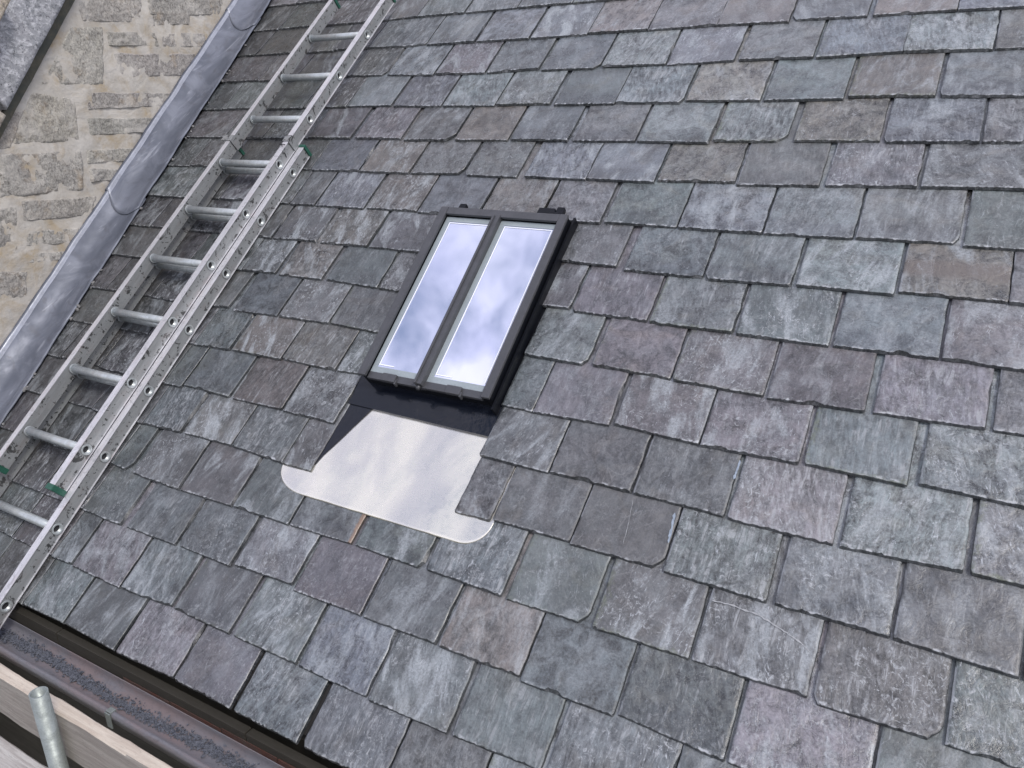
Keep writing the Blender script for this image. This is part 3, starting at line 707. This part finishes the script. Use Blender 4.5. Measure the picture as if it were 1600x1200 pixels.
# ------------------------------------------------------------------ lead flashing
lead = thing('lead_flashing', 'grey lead flashing in lapped lengths between the stone wall and the slates', 'flashing', P(-3.6, 1.0, 0))
def lead_sheet(s0, s1, lift, seed, lapped=True):
    bm = bmesh.new(); n = int((s1-s0)/0.02); prof = 18
    rows = []
    for i in range(n+1):
        row = []
        for j in range(prof+1):
            f = j/prof
            # rounded lower end of each sheet
            s = s0 + (s1-s0)*i/n
            if lapped:
                bow = 0.07*(1-(2*f-0.95)**2) ; s = (s0 - max(-0.05, bow)) + (s1-s0+bow)*i/n if i < n else s1
            r_e = lead_edge(s) + 0.010*noise.noise(Vector((s*4, seed, 0))) + 0.003*noise.noise(Vector((s*17, seed, 0)))
            l_e = -3.553 - 0.158*(s-0.64) + 0.006*noise.noise(Vector((s*6, seed, 4)))
            u = r_e + (l_e-r_e)*(1-(1-f)**1.25)
            h = 0.010 + 0.088*(max(0, f-0.12)/0.88)**1.9 + 0.004*noise.noise(Vector((s*5, f*4, seed))) + 0.0015*noise.noise(Vector((s*20, f*9, seed))) + lift
            if j == 0: h -= 0.005
            row.append(bm.verts.new(P(u, s, h)))
        # welted top edge rolled back towards the wall
        s = row[-1].co.dot(SV); u = row[-1].co.x; hh = row[-1].co.dot(NV)
        wv = 0.004*noise.noise(Vector((s*9, seed, 8)))
        for du, dh in ((-0.002, 0.006), (-0.009, 0.010), (-0.018, 0.006+wv), (-0.027, -0.004+wv), (-0.04, -0.02)):
            row.append(bm.verts.new(P(u+du, s, hh+dh)))
        rows.append(row)
    for i in range(n):
        for j in range(len(rows[0])-1):
            f_ = bm.faces.new((rows[i][j+1], rows[i][j], rows[i+1][j], rows[i+1][j+1])); f_.smooth = True
            if j in (prof-1, prof): f_.material_index = 1
    bmesh.ops.recalc_face_normals(bm, faces=bm.faces[:])
    o = mesh_obj('lead_sheet', bm, M['lead'], lead)
    o.data.materials.append(M['leadwelt'])
    md = o.modifiers.new('thickness', 'SOLIDIFY'); md.thickness = 0.0025; md.offset = 1
    return o
s_a = at(188, 334, .02)[1]; s_b = at(372, 49, .02)[1]
lead_sheet(-0.55, s_a+0.12, 0.0, 1.0, False)
lead_sheet(s_a+0.06, s_b+0.12, 0.006, 2.0)
lead_sheet(s_b+0.06, 4.9, 0.012, 3.0)

# ------------------------------------------------------------------ roof window
FH = 0.060
win = thing('roof_window', 'grey framed conservation roof window with two panes reflecting clouds', 'roof window', P(-1.46, 0.9, 0))
TL, TR, BL, BR = at(690, 322, FH), at(888, 335, FH), at(558, 583, FH), at(763, 622, FH)
def fr(x, y):                                # frame coordinates 0..1 -> roof (u, s)
    a = (BL[0]*(1-x)+BR[0]*x, BL[1]*(1-x)+BR[1]*x); b = (TL[0]*(1-x)+TR[0]*x, TL[1]*(1-x)+TR[1]*x)
    return a[0]*(1-y)+b[0]*y, a[1]*(1-y)+b[1]*y
def fbox(bm, x0, x1, y0, y1, h0, h1, bev=0.0): rbox(bm, [fr(x0, y0), fr(x1, y0), fr(x1, y1), fr(x0, y1)], h0, h1, bev)
FWL, FWR, FWT, FWB = 0.062, 0.058, 0.044, 0.034
MB0, MB1 = 0.462, 0.510
bm = bmesh.new()
fbox(bm, 0, FWL, 0, 1, 0.048, FH, 0.0025)
fbox(bm, 1-FWR, 1, 0, 1, 0.048, FH, 0.0025)
fbox(bm, FWL+.001, 1-FWR-.001, 1-FWT, 1, 0.048, FH-0.001, 0.0025)
fbox(bm, FWL+.001, 1-FWR-.001, 0, FWB, 0.031, FH-0.016, 0.002)
fo = mesh_obj('frame', bm, M['frame'], win)
bm = bmesh.new(); fbox(bm, MB0, MB1, 0.004, 1-FWT+0.012, 0.02, FH+0.004, 0.002); fbox(bm, MB0-0.004, MB0+0.012, 0.002, 1-FWT+.002, 0.03, FH+0.010, 0.002)
mesh_obj('glazing_bar', bm, M['frame'], win)
for x0, x1 in ((FWL, MB0), (MB1, 1-FWR)):
    bm = bmesh.new(); fbox(bm, x0+0.001, x1-0.001, FWB*0.4, 1-FWT-0.001, 0.034, 0.040)
    gl = mesh_obj('glass_pane', bm, M['glass'], win)
    bm = bmesh.new(); hb = 0.0405
    ix, iy = 0.036, 0.030
    fbox(bm, x0+.001, x0+ix, FWB+.0, 1-FWT-.001, hb, hb+0.0012)
    fbox(bm, x0+ix, x1-.001, 1-FWT-iy, 1-FWT-.001, hb, hb+0.0012)
    fbox(bm, x0+ix, x1-.001, FWB, FWB+0.030, hb, hb+0.0012)
    if x1 > 0.6: fbox(bm, x1-0.018, x1-.001, FWB+0.030, 1-FWT-iy, hb, hb+0.0012)
    mesh_obj('glazing_bead', bm, M['bead'], gl)
    bm = bmesh.new(); q = 0.006; hb = 0.0408
    X0, X1, Y0, Y1 = x0+ix+0.006, x1-(0.026 if x1 > .6 else 0.012), FWB+0.04, 1-FWT-iy-0.006
    fbox(bm, X0, X0+q, Y0, Y1, hb, hb+0.001); fbox(bm, X0+q, X1, Y1-q*.7, Y1, hb, hb+0.001); fbox(bm, X0+q, X0+0.12, Y0, Y0+q*.7, hb, hb+0.001)
    fbox(bm, X1-q, X1, Y0, Y1-q*.7, hb, hb+0.001)
    mesh_obj('spacer', bm, M['spacer'], gl)
for x in (0.24, 0.735):
    bm = bmesh.new(); fbox(bm, x-0.055, x+0.055, -0.006, 0.032, FH-0.022, FH-0.006, 0.003); fbox(bm, x+0.05, x+0.064, -0.012, 0.012, FH-0.03, FH-0.010, 0.002)
    mesh_obj('glazing_clip', bm, M['frame'], win)
bm = bmesh.new(); c = fr(0.483, -0.006); tube(bm, P(c[0], c[1]-0.006, FH-0.012), P(c[0], c[1]+0.01, FH-0.012), 0.007, 12); mesh_obj('bolt', bm, M['frame'], win)
# black kerb, side gutter and skirt under the frame
bm = bmesh.new()
fbox(bm, 0.006, 0.05, 0.012, 0.995, -0.024, 0.0475); fbox(bm, 0.955, 0.997, 0.012, 0.995, -0.024, 0.0475)
fbox(bm, 0.052, 0.953, 0.965, 0.995, -0.024, 0.0465); fbox(bm, 0.052, 0.953, 0.012, 0.030, -0.024, 0.030); fbox(bm, 0.052, 0.953, 0.032, 0.963, -0.024, 0.028)
mesh_obj('kerb', bm, M['blackmatt'], win)
bm = bmesh.new()
a, b = at(906, 332, 0), at(758, 690, 0)
f0, f1 = fr(0.97, 1.02), fr(0.97, 0.0)
rbox(bm, [(f1[0], f1[1]-0.088), (-1.155, f1[1]-0.088), (-1.17, 1.71), (f0[0], 1.71)], -0.026, -0.014)
rbox(bm, [(f1[0]+.02, f1[1]-.02), (f1[0]+.028, f1[1]-.02), (f0[0]+.03, f0[1]), (f0[0]+.022, f0[1])], -0.014, 0.028)
mesh_obj('side_gutter', bm, M['blackmatt'], win)
bm = bmesh.new()
l0, l1 = at(541, 629, -0.012), at(761, 682, -0.012)
rbox(bm, [(l0[0]-.03, l0[1]), (l1[0]+.03, l1[1]), (-1.10, 0.96), (l0[0]-.09, 0.96)], -0.021, -0.011)
mesh_obj('skirt', bm, M['blackmetal'], win)
for (xa, ya, xb, yb) in ((712, 318, 728, 326), (866, 316, 884, 332)):
    bm = bmesh.new(); p, q = at(xa, yb, 0.03), at(xb, ya, 0.03)
    um, s1 = (p[0]+q[0])/2, p[1]
    rbox(bm, [(um-.018, s1-.02), (um+.018, s1-.02), (um+.014, s1+.035), (um-.014, s1+.035)], 0.004, 0.022, 0.002)
    rbox(bm, [(um-.018, s1-.03), (um+.018, s1-.03), (um+.018, s1-.015), (um-.018, s1-.015)], 0.018, 0.05, 0.002)
    mesh_obj('fixing_bracket', bm, M['blackmatt'], win)
bm = bmesh.new(); p = at(845, 328, .03); rbox(bm, [(p[0]-.012, p[1]-.015), (p[0]+.06, p[1]-.015), (p[0]+.055, p[1]+.012), (p[0]-.01, p[1]+.012)], .004, .03, .002)
mesh_obj('hinge', bm, M['blackmatt'], win)

# ------------------------------------------------------------------ bright metal apron under the window
apron = thing('metal_apron', 'bright dressed metal apron with rounded corners below the roof window', 'flashing', P(-1.45, 0.5, 0))
sc3 = S_OF[3]; tl3 = THK/gauge(3)
def hap(s): return -(s-sc3)*tl3 + 0.0035
SB = 0.462; UL, UR = -1.862, -1.030
bm = bmesh.new(); nx, ny = 100, 56
def low(u):                                  # lower edge with rounded corners
    e = 0.0; rl, rrr = 0.13, 0.085
    if u < UL+rl: x = 1-(u-UL)/rl; e = 0.085*(1-math.sqrt(max(0, 1-x*x)))
    if u > UR-rrr: x = 1-(UR-u)/rrr; e = 0.085*(1-math.sqrt(max(0, 1-x*x)))
    return SB + e + 0.001*noise.noise(Vector((u*20, 0, 0)))
vs = []
for i in range(nx+1):
    f = i/nx; f = 0.5-0.5*math.cos(math.pi*f); u = UL+(UR-UL)*f; col = []
    for j in range(ny+1):
        s = low(u) + (0.83-low(u))*j/ny
        h = hap(s) + 0.0022*noise.noise(Vector((u*7+s*2, s*4, 1)))+0.0012*noise.noise(Vector((u*16, s*9-u*5, 5)))
        if j == 0: h -= 0.0018
        col.append(bm.verts.new(P(u - 0.03*(s-0.6), s, h)))
    vs.append(col)
for i in range(nx):
    for j in range(ny): bm.faces.new((vs[i][j], vs[i+1][j], vs[i+1][j+1], vs[i][j+1])).smooth = True
o = mesh_obj('apron_sheet', bm, M['apron'], apron); md = o.modifiers.new('thickness', 'SOLIDIFY'); md.thickness = 0.0012; md.offset = -1
# added black sheet, shaped to the dark reflection in the apron
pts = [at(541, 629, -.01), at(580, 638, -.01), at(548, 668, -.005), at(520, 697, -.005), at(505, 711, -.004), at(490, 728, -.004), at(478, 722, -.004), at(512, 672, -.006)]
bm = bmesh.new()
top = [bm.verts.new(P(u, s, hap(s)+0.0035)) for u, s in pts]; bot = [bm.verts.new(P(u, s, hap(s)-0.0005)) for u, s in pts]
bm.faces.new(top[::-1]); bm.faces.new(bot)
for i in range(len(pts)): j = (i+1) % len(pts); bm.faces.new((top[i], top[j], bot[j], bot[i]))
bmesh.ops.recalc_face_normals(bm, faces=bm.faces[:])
mesh_obj('reflection_wedge', bm, M['blackmetal'], apron, label='added black wedge standing for the dark reflection at the upper left of the apron')

# ------------------------------------------------------------------ extension ladder
lad = thing('extension_ladder', 'two-section aluminium extension ladder lying up the roof slope', 'ladder', P(-2.85, 0.3, 0))
K = -0.0225
def lu(u0, s): return u0 + K*(s-0.33)
def stile(name, u_out, u_in, s0, s1, h0, h1, outer_right=True):
    """hollow box stile with small proud lips on the outer web"""
    bm = bmesh.new()
    a, b = min(u_out, u_in), max(u_out, u_in)
    def seg(ua, ub, ha, hb, bev=0.0): rbox(bm, [(lu(ua, s0), s0), (lu(ub, s0), s0), (lu(ub, s1), s1), (lu(ua, s1), s1)], ha, hb, bev)
    seg(a+0.0045, b-0.0045, h0+0.0035, h1-0.0035)
    st = mesh_obj(name, bm, M['stile'], lad)
    left = u_out < u_in; bb = b-0.0045 if left else b
    bm = bmesh.new(); seg(a, bb, h1-0.0035, h1, 0.001); mesh_obj('flange', bm, M['lip'] if not (left and h0 < 0.05) else M['stile'], st)
    bm = bmesh.new(); seg(a, bb, h0, h0+0.0035, 0.001); mesh_obj('flange', bm, M['stile'] if left else M['lip'], st)
    return st
def drill(st, holes):
    bm = bmesh.new()
    for s, x, h in holes: tube(bm, P(lu(x, s)-0.06, s, h), P(lu(x, s)+0.06, s, h), 0.0146, 32)
    bmesh.ops.recalc_face_normals(bm, faces=bm.faces[:])
    for v in bm.verts: v.co -= lad.location
    cm = bpy.data.meshes.new('cut'); bm.to_mesh(cm); bm.free(); co = bpy.data.objects.new('cut', cm); COL.objects.link(co)
    co.location = lad.location
    md = st.modifiers.new('holes', 'BOOLEAN'); md.operation = 'DIFFERENCE'; md.solver = 'EXACT'; md.object = co
    bpy.context.view_layer.update()
    new = bpy.data.meshes.new_from_object(st.evaluated_get(bpy.context.evaluated_depsgraph_get()))
    st.modifiers.clear(); st.data = new; bpy.data.objects.remove(co)
def rung(s, ul, ur, h, name='rung'):
    bm = bmesh.new(); s_ = s
    a, b = P(lu(ul, s)-0.004, s_, h), P(lu(ur, s)-0.001, s_, h)
    tube(bm, a, b, 0.0158, 32, 0.0138)
    for ue in (lu(ur, s)-0.0035, lu(ul, s)+0.0045):          # swaged collars at each web
        tube(bm, P(ue-0.001, s_, h), P(ue+0.0045, s_, h), 0.0205, 32, 0.0152)
    r_ = mesh_obj(name, bm, M['rung'], lad)
    bm = bmesh.new(); tube(bm, P(lu(ur, s)-0.05, s_, h), P(lu(ur, s)-0.013, s_, h), 0.0137, 24); mesh_obj('rung_hole_shade', bm, M['dark'], r_)  # added dark disc stands in for the shade inside the open rung
    return r_
FB0, FB1 = 0.0635, 0.121; BB0, BB1 = 0.0045, 0.0615
fs0, fs1 = at(84, 766, .1)[1], at(601, 30, .1)[1]+0.19
bs1 = at(486, 233, .05)[1]
st_f = stile('stile', -2.657, -2.687, fs0+.012, fs1, FB0, FB1)
stile('stile', -3.064, -3.034, fs0+.012, fs1, FB0, FB1)
st_b = stile('stile', -2.625, -2.655, -0.75, bs1, BB0, BB1)
stile('stile', -3.098, -3.068, -0.75, bs1, BB0, BB1)
fp_ = [at(*p, 0.092)[1] for p in [(574, 54), (533, 118), (488, 186), (440.5, 257), (389, 334), (334, 415), (274, 504), (209, 599), (138, 703.5)]]
for s_ in fp_: rung(s_, -3.034, -2.657, 0.092)
drill(st_f, [(s_, -2.672, 0.092) for s_ in fp_])
bs = [at(*p, 0.033)[1] for p in [(463, 270), (412, 346), (358, 428), (299.5, 516), (235.5, 611.5), (166, 714), (91, 827), (11, 948)]]
for s in bs + [bs[-1]-0.29]: rung(s, -3.068, -2.625, 0.033)
drill(st_b, [(s, -2.640, 0.033) for s in bs+[bs[-1]-0.29]])
def cap(u0, s0, h0, h1, up):
    bm = bmesh.new(); e = 0.004; a, b = s0-0.002, s0+0.014
    if not up: a, b = s0-0.006, s0+0.016
    rbox(bm, [(lu(u0-e, s0), a), (lu(u0+0.030+e, s0), a), (lu(u0+0.030+e, s0), b), (lu(u0-e, s0), b)], h0-e*.3, h1+e, 0.003)
    mesh_obj('end_cap', bm, M['green'], lad)
cap(-2.687, fs0, FB0+.001, FB1, False); cap(-3.064, fs0, FB0+.001, FB1, False)
cap(-2.687, fs1, FB0, FB1, True); cap(-3.064, fs1, FB0, FB1, True)
cap(-2.655, bs1, BB0, BB1-.0005, True); cap(-3.098, bs1, BB0, BB1-.0005, True)
# guide brackets where the sections overlap
for u0, u1 in ((-2.6895, -2.6265), (-3.0965, -3.0315)):
    bm = bmesh.new(); s0 = at(445, 217, .12)[1]
    rbox(bm, [(lu(u0, s0), s0-.018), (lu(u1+(-.0285 if u0 > -3 else 0), s0), s0-.018), (lu(u1+(-.0285 if u0 > -3 else 0), s0), s0+.018), (lu(u0, s0), s0+.018)], FB1+.0004, FB1+0.005, 0.001)
    rbox(bm, [(lu(-2.6568 if u0 > -3 else -3.0335, s0), s0-.018), (lu(-2.6545 if u0 > -3 else -3.031, s0), s0-.018), (lu(-2.6545 if u0 > -3 else -3.031, s0), s0+.018), (lu(-2.6568 if u0 > -3 else -3.0335, s0), s0+.018)], FB0, FB1+.004)
    mesh_obj('guide_bracket', bm, M['stile'], lad)
bm = bmesh.new(); a_, b_ = at(440, 226, .126), at(459, 245, .09); tube(bm, P(a_[0], a_[1], .127), P(lu(-2.6535, b_[1]), b_[1], .085), 0.0018, 8)
tube(bm, P(lu(-2.69, a_[1]), a_[1]+0.002, .127), P(lu(-2.655, a_[1]), a_[1], .127), 0.0018, 8); mesh_obj('guide_wire', bm, M['blackmatt'], lad)

# ------------------------------------------------------------------ gutter, debris
GZt = -0.203
gy0, gy1 = -0.154, -0.247
gut = thing('rain_gutter', 'long dark mauve-grey half-round gutter below the slate eaves', 'gutter', (-2, -0.19, GZt))
def gutter_mesh():
    bm = bmesh.new(); n = 14; xs = [-4.4+0.1*i for i in range(57)]
    yc, r = (gy0+gy1)/2, (gy0-gy1)/2
    rows = []
    for x in xs:
        row = []
        prof = [(gy1-0.014, GZt-0.03), (gy1-0.014, GZt+0.001), (gy1-0.002, GZt+0.003)]
        prof += [(yc - r*math.cos(math.pi*j/n), GZt - 0.032*math.sin(math.pi*j/n)**0.7) for j in range(n+1)]
        prof += [(gy0+0.001, GZt+0.004)]
        prof += [(yc + (r+.004)*math.cos(math.pi*j/n), GZt - .004 - 0.034*math.sin(math.pi*j/n)**0.7) for j in range(n+1)]
        for y, z in prof: row.append(bm.verts.new((x, y, z+0.001*math.sin(x*3))))
        rows.append(row)
    for a, b in zip(rows, rows[1:]):
        m_ = len(a)
        for j in range(m_): bm.faces.new((a[j], a[(j+1) % m_], b[(j+1) % m_], b[j])).smooth = True
    bmesh.ops.recalc_face_normals(bm, faces=bm.faces[:])
    return bm
mesh_obj('trough', gutter_mesh(), M['gutter'], gut)
for px in ((165, 1116), (-120, 960)):
    c = atz(*px, GZt+.004); bm = bmesh.new(); wbox(bm, c.x-.012, c.x+.012, gy1-.015, gy1+.004, GZt-.02, GZt+.007, .002); wbox(bm, c.x-.012, c.x+.012, gy1-.020, gy1-.0155, GZt-.05, GZt+.004, .002)
    mesh_obj('gutter_clip', bm, M['galv'], gut)
bm = bmesh.new(); rg = random.Random(5)
yc = atz(100, 1045, GZt-0.028).y+0.020
for i in range(9000):
    x = rg.uniform(-3.4, -1.2); dy = rg.gauss(-0.020, 0.0085)+0.004*math.sin(x*7); y = yc+dy
    if abs(dy) > 0.05 or y < gy1+0.012: continue
    dens = 0.45+1.3*noise.noise(Vector((x*6, y*40, 4)))
    if rg.random() > 0.45+dens: continue
    z = GZt - 0.032*max(0.0, math.sin(math.pi*min(1, max(0, (gy0-y)/(gy0-gy1)))))**0.7 + rg.uniform(0.001, 0.006)
    r0 = rg.uniform(0.0015, 0.0048)
    q = Matrix.Translation((x, y, z)) @ Matrix.Rotation(rg.uniform(0, 6.28), 4, Vector((rg.random(), rg.random(), rg.random()+.01)).normalized()) @ Matrix.Diagonal((r0*rg.uniform(.5, 2.2), r0, r0*rg.uniform(.4, 1), 1))
    vv = [bm.verts.new(q @ Vector(p)) for p in ((1, 0, 0), (-1, 0, 0), (0, 1, 0), (0, -1, 0), (0, 0, 1), (0, 0, -1))]
    for a, b, c in ((0, 2, 4), (2, 1, 4), (1, 3, 4), (3, 0, 4), (2, 0, 5), (1, 2, 5), (3, 1, 5), (0, 3, 5)): bm.faces.new((vv[a], vv[b], vv[c]))
o = mesh_obj('gutter_debris', bm, M['grit']); tag(o, 'strip of dark grit and moss crumbs lying along the gutter bed', 'debris'); o['kind'] = 'stuff'

# ------------------------------------------------------------------ house wall under the eaves
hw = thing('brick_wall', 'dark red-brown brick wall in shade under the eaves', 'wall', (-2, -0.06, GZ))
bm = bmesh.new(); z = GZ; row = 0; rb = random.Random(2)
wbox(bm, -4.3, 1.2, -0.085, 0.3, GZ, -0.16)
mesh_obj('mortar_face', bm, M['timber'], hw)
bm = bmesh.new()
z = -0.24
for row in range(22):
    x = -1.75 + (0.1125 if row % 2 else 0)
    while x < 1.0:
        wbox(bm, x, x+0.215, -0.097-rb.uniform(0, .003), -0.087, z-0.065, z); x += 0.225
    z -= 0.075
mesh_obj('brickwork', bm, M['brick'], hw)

# ------------------------------------------------------------------ scaffold in the lower left corner
tt = Vector((-1.7137, -0.5186, 0.1888))
bm = bmesh.new(); tube(bm, Vector((tt.x-0.16, tt.y, GZ)), tt, 0.0205, 40, 0.0172)
tube(bm, tt+Vector((-0.0015, 0, -0.05)), tt+Vector((-0.0013, 0, -0.035)), 0.0171, 24)  # added dark disc down the bore stands in for the shade inside
o = mesh_obj('scaffold_tube', bm, M['galv']); o.data.materials.append(M['dark'])
for p_ in list(o.data.polygons)[-26:]: p_.material_index = 1
tag(o, 'upright open-ended galvanised tube in front of the toe board', 'scaffold tube', 'tubes of the scaffold')
def board(name, x0, x1, y0, y1, z0, z1, m, label, cat, group, seed):
    bm = bmesh.new(); n = int((x1-x0)/0.03)
    cs = [(y0, z0), (y1, z0), (y1, z1-.004), (y1-.004, z1), (y0+.004, z1), (y0, z1-.004)]
    rows = []
    for i in range(n+1):
        x = x0+(x1-x0)*i/n; row = []
        for k, (y, z) in enumerate(cs): row.append(bm.verts.new((x, y+0.003*noise.noise(Vector((x*6, k, seed)))+.001*noise.noise(Vector((x*40, k, seed))), z+0.0035*noise.noise(Vector((x*5, k*2, seed+3)))+.0012*noise.noise(Vector((x*40, k, seed))))))
        rows.append(row)
    for a, b in zip(rows, rows[1:]):
        for k in range(6): bm.faces.new((a[k], a[(k+1) % 6], b[(k+1) % 6], b[k]))
    bm.faces.new(rows[0][::-1]); bm.faces.new(rows[-1])
    bmesh.ops.recalc_face_normals(bm, faces=bm.faces[:])
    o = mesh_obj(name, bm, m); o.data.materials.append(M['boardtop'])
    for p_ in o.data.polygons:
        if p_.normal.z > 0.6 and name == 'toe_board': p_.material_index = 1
    return tag(o, label, cat, group)
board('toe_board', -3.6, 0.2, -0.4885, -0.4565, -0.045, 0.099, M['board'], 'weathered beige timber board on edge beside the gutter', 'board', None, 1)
e0 = atz(0, 1140, -0.06); e1 = atz(75, 1200, -0.06)
board('scaffold_board', -3.6, 0.2, e0.y-0.235, e0.y-0.01, -0.10, -0.06, M['board2'], 'bleached pinkish scaffold plank lying flat in the bottom left corner', 'scaffold board', 'flat planks of the scaffold', 2)
bm = bmesh.new(); tube(bm, Vector((-3.6, -0.42, -0.62)), Vector((0.3, -0.42, -0.62)), 0.02415, 24, 0.0205)
tag(mesh_obj('scaffold_tube', bm, M['galv']), 'level galvanised tube low in the gap beside the toe board', 'scaffold tube', 'tubes of the scaffold')
